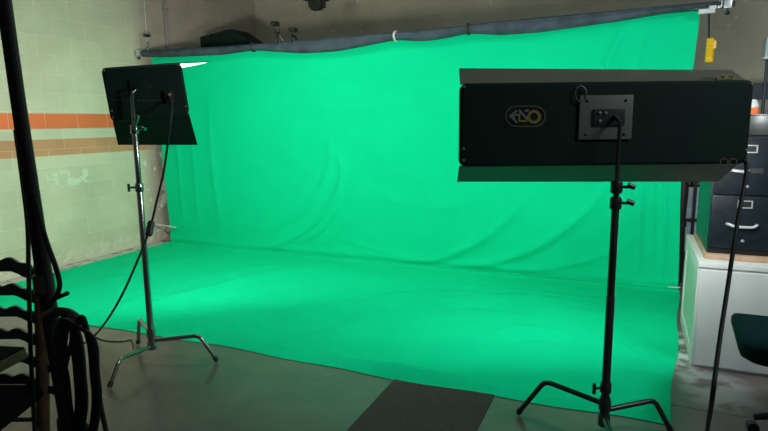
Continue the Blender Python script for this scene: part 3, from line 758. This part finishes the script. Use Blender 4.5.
# steel bowl and bottle on the filing cabinet
bz_ = fz1
bw = thing('steel_bowl', 'wide stainless steel bowl on top of the black filing cabinet', 'bowl', (.715, 4.12, bz_))
obj('bowl', MB().lathe([(.06, 0), (.10, .008), (.128, .05), (.138, .09), (.140, .120), (.147, .124), (.147, .128), (.134, .126), (.128, .09), (.10, .03), (.02, .014)], (.715, 4.12, bz_), n=36), 'steel', bw)
bp_ = ony(753, 115, 4.42)
bt = thing('spray_bottle', 'white and orange plastic bottle standing behind the steel bowl', 'bottle', (bp_.x, 4.42, bz_))
zA, zB, zC = ony(753, 117, 4.42).z, ony(753, 107.5, 4.42).z, ony(753, 99.5, 4.42).z
obj('body', MB().lathe([(.030, bz_), (.036, bz_+.01), (.036, zB-.01), (.030, zB)], (bp_.x, 4.42, 0), n=20), 'orange', bt)
obj('cap', MB().lathe([(.028, zB), (.030, zB+.015), (.024, zC-.02), (.012, zC)], (bp_.x, 4.42, 0), n=20), 'whitepl', bt, label='white cap')

# shelf unit and stand at the back right
SX0, SX1, SY0, SY1 = .80, 1.85, 6.9, 7.35
sh = thing('shelving_unit', 'dark metal shelving unit against the back wall behind the filing cabinet', 'shelf', ((SX0+SX1)/2, 7.1, 0))
pp = [ony(694, 210, SY0).x, SX1]
zh0, zh1 = ony(750, 100, SY0).z, ony(750, 83, SY0).z
for x in pp:
    for y in (SY0, SY1): obj('post', MB().bx(x-.014, x+.014, y-.014, y+.014, 0, zh1), 'shelf', sh, False)
for z in (.05, .42, .84, 1.22): obj('shelf_board', MB().bx(pp[0]-.25, pp[1], SY0-.015, SY1+.015, z-.015, z+.015), 'shelf', sh, False)
obj('header_panel', MB().bx(pp[0], pp[1], SY0-.01, SY0+.03, zh0, zh1, .004), 'shelf', sh, False)
for k in range(14):
    x = pp[0]+.06+k*(pp[1]-pp[0]-.1)/13
    obj('rack_bar', MB().tube([(x, SY0, 1.225), (x, SY0, zh0)], .009, 8), 'rack', sh)
k = 0
for z in (.065, .435):
    for hgt, dx in ((.14, .0), (.12, .012), (.11, -.008)):
        x0 = pp[0]-.22+dx
        lab = ['pale stack of boxes glimpsed right of the green cloth, %s shelf, %s box' % (a, b) for a in ('lowest', 'second') for b in ('bottom', 'second', 'top')][k]
        tag(obj('storage_box', MB().bx(x0, x0+.36, SY0+.01, SY0+.32, z, z+hgt-.012, .008), 'paper'), lab, 'box', 'pale boxes on the back shelves'); z += hgt-.011; k += 1
# dark rolled bundle standing behind the right edge of the cloth
bx_ = ony(680.5, 230, 5.75).x
pf = [(.03, 0), (.045, .02), (.045, .3), (.038, .6), (.046, .9), (.034, 1.0), (.030, 1.2), (.028, 1.45), (.022, 1.5), (.01, 1.53)]
bn = thing('rolled_bundle', 'black rolled bundle standing upright behind the right edge of the green cloth', 'bundle', (bx_, 5.78, 0))
obj('fabric', MB().lathe(pf, (bx_, 5.78, 0), n=18), 'chair', bn)
for z in (.55, 1.12): obj('strap', MB().lathe([(.044, z-.02), (.048, z-.018), (.048, z+.018), (.044, z+.02)], (bx_, 5.78, 0), n=18), 'rubber', bn)
# grey lamp on a pole at the right edge
lp = ony(768.5, 48, 5.4); lz0, lz1 = ony(766, 58, 5.4).z, ony(766, 38, 5.4).z
fl = thing('pole_lamp', 'pale grey box lamp on a thin dark pole at the right edge by the wall', 'lamp', (lp.x, 5.4, 0))
obj('base', MB().lathe([(.15, 0), (.15, .02), (.03, .035), (.015, .06)], (lp.x, 5.4, 0), n=24), 'shelf', fl)
obj('pole', MB().tube([(lp.x, 5.4, .05), (lp.x, 5.4, lz0+.02)], .012, 12), 'shelf', fl)
obj('lamp_head', MB().box((lp.x+.07, 5.4, (lz0+lz1)/2), (.20, .14, lz1-lz0), .012), 'lampgrey', fl)
obj('lamp_rim', MB().box((lp.x+.07, 5.4, lz0-.004), (.21, .15, .014), .004), 'whitepl', fl)

# teal task chair
tx, ty, tz_ = .83, 3.08, .50
tch = thing('task_chair', 'dark teal upholstered task chair in front of the white cabinet', 'chair', (tx, ty, 0))
s0, s1, s2 = onz(731, 311, tz_), onz(739.5, 350, .47), onz(752, 364, .44)
out = [(s0.x, s0.y), (s1.x+.002, s1.y+.03), (s1.x+.03, s2.y+.06), (s2.x+.06, s2.y+.03), (2*tx-s2.x-.06, s2.y+.03), (2*tx-s1.x-.03, s2.y+.06), (2*tx-s1.x, s1.y+.03), (2*tx-s0.x, s0.y)]
def roundpoly(pts, r=.05, n=5):
    o = []
    for i in range(len(pts)):
        a, b, c = Vector(pts[i-1]), Vector(pts[i]), Vector(pts[(i+1) % len(pts)])
        rr = min(r, (a-b).length*.45, (c-b).length*.45); p = b+(a-b).normalized()*rr; q = b+(c-b).normalized()*rr
        for k in range(n+1): t = k/n; v = p*(1-t)**2+b*2*t*(1-t)+q*t*t; o.append((v.x, v.y))
    return o
rp = roundpoly(out, .035)
def layer(sc, z):
    mx, my = tx, sum(p[1] for p in rp)/len(rp); return [(mx+(p[0]-mx)*sc, my+(p[1]-my)*sc, z) for p in rp]
Ls = [layer(.90, tz_-.085), layer(.97, tz_-.07), layer(1.0, tz_-.045), layer(1.0, tz_-.02), layer(.975, tz_-.004), layer(.90, tz_+.002)]; n = len(rp); vs = sum(Ls, []); fs = [tuple(range(n))[::-1]]
for i in range(len(Ls)-1):
    for k in range(n): fs.append((i*n+k, i*n+(k+1) % n, (i+1)*n+(k+1) % n, (i+1)*n+k))
fs.append(tuple((len(Ls)-1)*n+k for k in range(n)))
obj('seat', MB().add(vs, fs), 'teal', tch)
obj('backrest', MB().box((tx+.02, s2.y-.03, .86), (.36, .06, .30), .028), 'teal', tch)
obj('back_bar', MB().tube(fillet((tx+.02, ty-.05, .40), (tx+.02, s2.y-.09, .40), (tx+.02, s2.y-.07, .85), .06), .014, 10), 'blackpl', tch)
obj('column', MB().lathe([(.03, .10), (.03, .25), (.02, .26), (.02, .42)], (tx, ty, 0), n=18), 'blackpl', tch)
for k in range(5):
    a = PI+2*PI*k/5+.05; d = Vector((math.cos(a), math.sin(a), 0)); c = Vector((tx, ty, 0))
    lg = obj('leg', MB().tube([c+Vector((0, 0, .12)), c+d*.14+Vector((0, 0, .105)), c+d*.235+Vector((0, 0, .075))], [.024, .02, .015], 10), 'blackpl', tch)
    w = d.cross(Vector((0, 0, 1)))
    obj('caster', MB().tube([c+d*.235-w*.02+Vector((0, 0, .026)), c+d*.235+w*.02+Vector((0, 0, .026))], .026, 14), 'rubber', lg)

# ------------------------------------------------------------------ left foreground: stand, cables, ladder-back chair, table
pb_ = dep(36.5, 240, 1.62); px, py = pb_.x, pb_.y
ln = lambda z: (z-1.2)*(-.028 if z > 1.2 else -.055)
fs_ = thing('tripod_stand', 'tall black tripod stand in the left foreground hung with coiled cable', 'light stand', (px, py, 0))
obj('pole', MB().tube([(px+ln(z)*CR.x, py+ln(z)*CR.y, z) for z in (.1, .11, 1.05, 1.06, 2.40, 2.41)], [.020, .021, .021, .0185, .0185, .016], 18), 'cable', fs_)
sd = CR*.021-CF*.012; sd.z = 0
sd = sd*1.0
obj('side_rail', MB().tube([(px+sd.x+ln(.95)*CR.x, py+sd.y+ln(.95)*CR.y, .95), (px+sd.x*.75-.011*CR.x, py+sd.y*.75-.011*CR.y, 1.6), (px+sd.x*.6-.033*CR.x, py+sd.y*.6-.033*CR.y, 2.38)], [.012, .011, .008], 10), 'rubber', fs_)
for z in (1.055, .62): obj('collar', MB().lathe([(.023, z-.03), (.028, z-.025), (.028, z+.025), (.023, z+.03)], (px+ln(z)*CR.x, py+ln(z)*CR.y, 0), n=18), 'blackpl', fs_)
for k in range(3):
    a = .6+2*PI*k/3; d = Vector((math.cos(a), math.sin(a), 0)); c = Vector((px+ln(.3)*CR.x, py+ln(.3)*CR.y, 0))
    lg = obj('leg', MB().tube([c+d*.025+Vector((0, 0, .62)), c+d*.42+Vector((0, 0, .02))], .011, 10), 'cable', fs_)
    obj('rubber_foot', MB().tube([c+d*.405+Vector((0, 0, .045)), c+d*.427+Vector((0, 0, .006))], .014, 10), 'rubber', lg)
    obj('brace', MB().tube([c+d*.02+Vector((0, 0, .2)), c+d*.2+Vector((0, 0, .355))], .007, 8), 'cable', fs_)
hk0 = dep(46, 306, 1.60)
obj('side_hook', MB().tube([Vector((px, py, dep(48, 303, 1.6).z)), dep(53, 299.5, 1.58), dep(68, 293, 1.57)], .006, 8), 'cable', fs_)
cable('hanging_cable', 'thin black cable hanging straight down left of the foreground stand', [dep(15.5, 130, 1.66), dep(23, 185, 1.67), dep(27.5, 225, 1.68), dep(28.5, 262, 1.69), dep(29.5, 310, 1.69), dep(31.5, 370, 1.69), dep(36, 450, 1.69)], .0062)
cable('hanging_cable', 'black cable bowing out in a loop right of the foreground stand', [dep(33, 190, 1.585), dep(40, 220, 1.575), dep(48, 246, 1.565), dep(56, 268, 1.56), dep(59.5, 284, 1.56), dep(56.5, 296, 1.56), dep(48, 304, 1.57)], .0068)
# coil of cable
def coil():
    P = []
    lefts = [56, 58.5, 60, 61.5, 63, 57, 59, 64.5, 66, 62]; rights = [76, 78.5, 81, 83, 84.5, 80, 77, 92.5, 96, 98]
    for k, (a, b) in enumerate(zip(lefts, rights)):
        D = 1.585-.006*k; ty0 = 314+1.1*abs(k-4)+random.uniform(-1, 1); by = 452+random.uniform(-6, 34); m_ = 66+random.uniform(-5, 5)
        P += [dep(a-1, 345, D), dep(a+2, 324, D), dep(m_, ty0, D-.01), dep(m_+8+.25*(b-80), ty0+5, D-.015), dep(b-4, 340, D-.02), dep(b-.5, 372, D-.02), dep(b+1, 410, D-.02), dep((a+b)/2+3, by, D-.01), dep(a+6, 415, D), dep(a+1.5, 378, D)]
    P += [dep(80, 318, 1.52), dep(89, 338, 1.52), dep(94, 370, 1.52), dep(100, 402, 1.52), dep(109, 445, 1.52)]
    return P
ck = thing('cable_coil', 'thick black coil of cable hanging on the foreground stand', 'cable', dep(70, 318, 1.58))
obj('cord', MB().tube(spline(coil(), 7), .0062, 8), 'cable', ck)
obj('wrap', MB().tube(spline([dep(46, 316, 1.60), dep(56, 312, 1.565), dep(68, 313, 1.55), dep(77, 319, 1.55)], 8), .013, 12), 'rubber', ck)

# ladder-back chair
CD = 2.3
dch = thing('ladder_back_chair', 'black ladder back chair with scalloped slats at the left edge', 'chair', (dep(5, 400, CD).x, dep(5, 400, CD).y, 0))
pR = dep(44.5, 300, CD)
hx = Vector((CR.x, CR.y, 0)).normalized(); hy = Vector((CF.x, CF.y, 0)).normalized()
zc_ = lambda y: dep(20, y, CD).z
CWd = .46
base = Vector((pR.x, pR.y, 0))
for s, m, lab in ((0, 'bwood', 'brown wooden post'), (1, 'bwood', None)):
    b = base-hx*CWd*s
    obj('back_post', MB().tube([b-hx*(.09-.18*s), b-hx*(.045-.09*s)+Vector((0, 0, .45)), b+hy*.0+Vector((0, 0, zc_(257))), b+Vector((0, 0, zc_(250)))], [.024, .025, .023, .012], 12), m, dch, label=lab)
ys = [(256, 269.8), (282.8, 294.6), (306.3, 317), (330, 341), (355, 366), (379, 390)]
PXM = CD/FPX
TOPS = [(0, -14), (8, -11), (11, -6), (17, -5.5), (21, -5), (26, -1), (30, .5), (34, 0), (40.5, -3), (47, .3), (52, .5), (57, -1), (60, -3), (64, -1), (69, .5)]
BOTS = [(0, -12), (10, -8.5), (18, -5.5), (24, -2), (29, 0), (69, 0)]
def scal(u, tab):
    d = min(u, 1-u)*CWd/PXM
    xs_ = [a for a, b in tab]; return float(np.interp(d, xs_, [b for a, b in tab]))*PXM
for y0, y1 in ys:
    zt2, zb2 = zc_(y0), zc_(y1); N = 64; vs = []; fs = []
    th = .012
    for i in range(N+1):
        u = i/N
        p = base-hx*CWd*(1-u)
        for dy in (-th/2, th/2):
            for z in (zb2+scal(u, BOTS), zt2+scal(u, TOPS)):
                vs.append(p+hy*dy+Vector((0, 0, z)))
    for i in range(N):
        a = 4*i; b = a+4
        fs += [(a, b, b+1, a+1), (a+2, a+3, b+3, b+2), (a+1, b+1, b+3, a+3), (a, a+2, b+2, b)]
    fs += [(0, 1, 3, 2), (4*N, 4*N+2, 4*N+3, 4*N+1)]
    obj('slat', MB().add(vs, fs), 'chair', dch)
zseat = .43
sc = base-hx*CWd/2-hy*.2
Rz = Matrix.Rotation(math.atan2(hx.y, hx.x), 4, 'Z')
obj('seat', MB().box(sc+Vector((0, 0, zseat)), (CWd-.07, .42, .045), .015, Rz), 'matt', dch)
for s in (0, 1):
    b = base-hx*(.06+(CWd-.12)*s)-hy*.38
    obj('front_leg', MB().tube([b, b+Vector((0, 0, zseat-.02))], [.014, .018], 12), 'chair', dch)
for z in (.18, .3):
    obj('stretcher', MB().tube([base-hx*(CWd-.065)+Vector((0, 0, z)), base-hx*.065+Vector((0, 0, z))], .010, 8), 'chair', dch)
    for s in (0, 1): obj('stretcher', MB().tube([base-hx*(.07+(CWd-.14)*s)+Vector((0, 0, z-.03)), base-hx*(.06+(CWd-.12)*s)-hy*.38+Vector((0, 0, z-.03))], .010, 8), 'chair', dch)

# small wooden table whose corner shows at the left edge
TZ = .76
ta = onz(26, 347, TZ); tf = onz(0, 360.5, TZ)
zt3, zb3 = TZ, TZ-.036
tbt = thing('side_table', 'dark topped wooden table whose brown edge shows at the left', 'table', (ta.x-.25, ta.y, 0))
e0 = Vector((ta.x, ta.y, 0))
dirx = Vector((tf.x-ta.x, tf.y-ta.y, 0)).normalized()
diry = Vector((-dirx.y, dirx.x, 0)); diry = diry if diry.x < 0 else -diry
print('TABLE', e0, dirx, diry)
Rt = Matrix.Rotation(math.atan2(dirx.y, dirx.x), 4, 'Z')
cen = e0+dirx*.3+diry*.2
obj('table_edge', MB().box(cen+Vector((0, 0, (zt3+zb3)/2-.004)), (.60, .40, zt3-zb3), .004, Rt), 'bwood', tbt, label='brown wooden edge')
obj('table_top', MB().box(cen+Vector((0, 0, zt3-.002)), (.594, .394, .008), .003, Rt), 'matt', tbt, label='dark top')
for sx in (.2, .54):
    for sy in (.06, .34):
        p = e0+dirx*sx+diry*sy
        obj('leg', MB().tube([p, p+Vector((0, 0, zb3))], [.014, .02], 10), 'bwood', tbt)

# ------------------------------------------------------------------ light
w = bpy.data.worlds.new('world'); bpy.context.scene.world = w; w.use_nodes = True
bg = w.node_tree.nodes['Background']; bg.inputs[0].default_value = (.62, .72, .78, 1); bg.inputs[1].default_value = .08
ldL.energy = 55; ldL.color = (1, .99, .90)
ldR.energy = 47; ldR.color = (1, 1, .95)
def area(name, loc, target, sx, sy, e, col):
    ld = bpy.data.lights.new(name, 'AREA'); ld.shape = 'RECTANGLE'; ld.size = sx; ld.size_y = sy; ld.energy = e; ld.color = col
    o = bpy.data.objects.new(name, ld); C.objects.link(o); o.location = loc
    o.rotation_euler = (Vector(target)-Vector(loc)).to_track_quat('-Z', 'Y').to_euler(); return o
area('added_cloth_fill', (-2.6, 3.7, 3.42), (-2.6, 3.9, 0), 1.4, .5, 30, (1, 1, .95))  # added fill from above to brighten the floor cloth, not a real tube
area('ceiling_tube', (2.4, 2.3, 3.2), (.9, 3.9, .4), 1.2, .3, 55, (.88, .97, 1))
sc_ = bpy.context.scene
sc_.view_settings.view_transform = 'Standard'; sc_.view_settings.look = 'None'
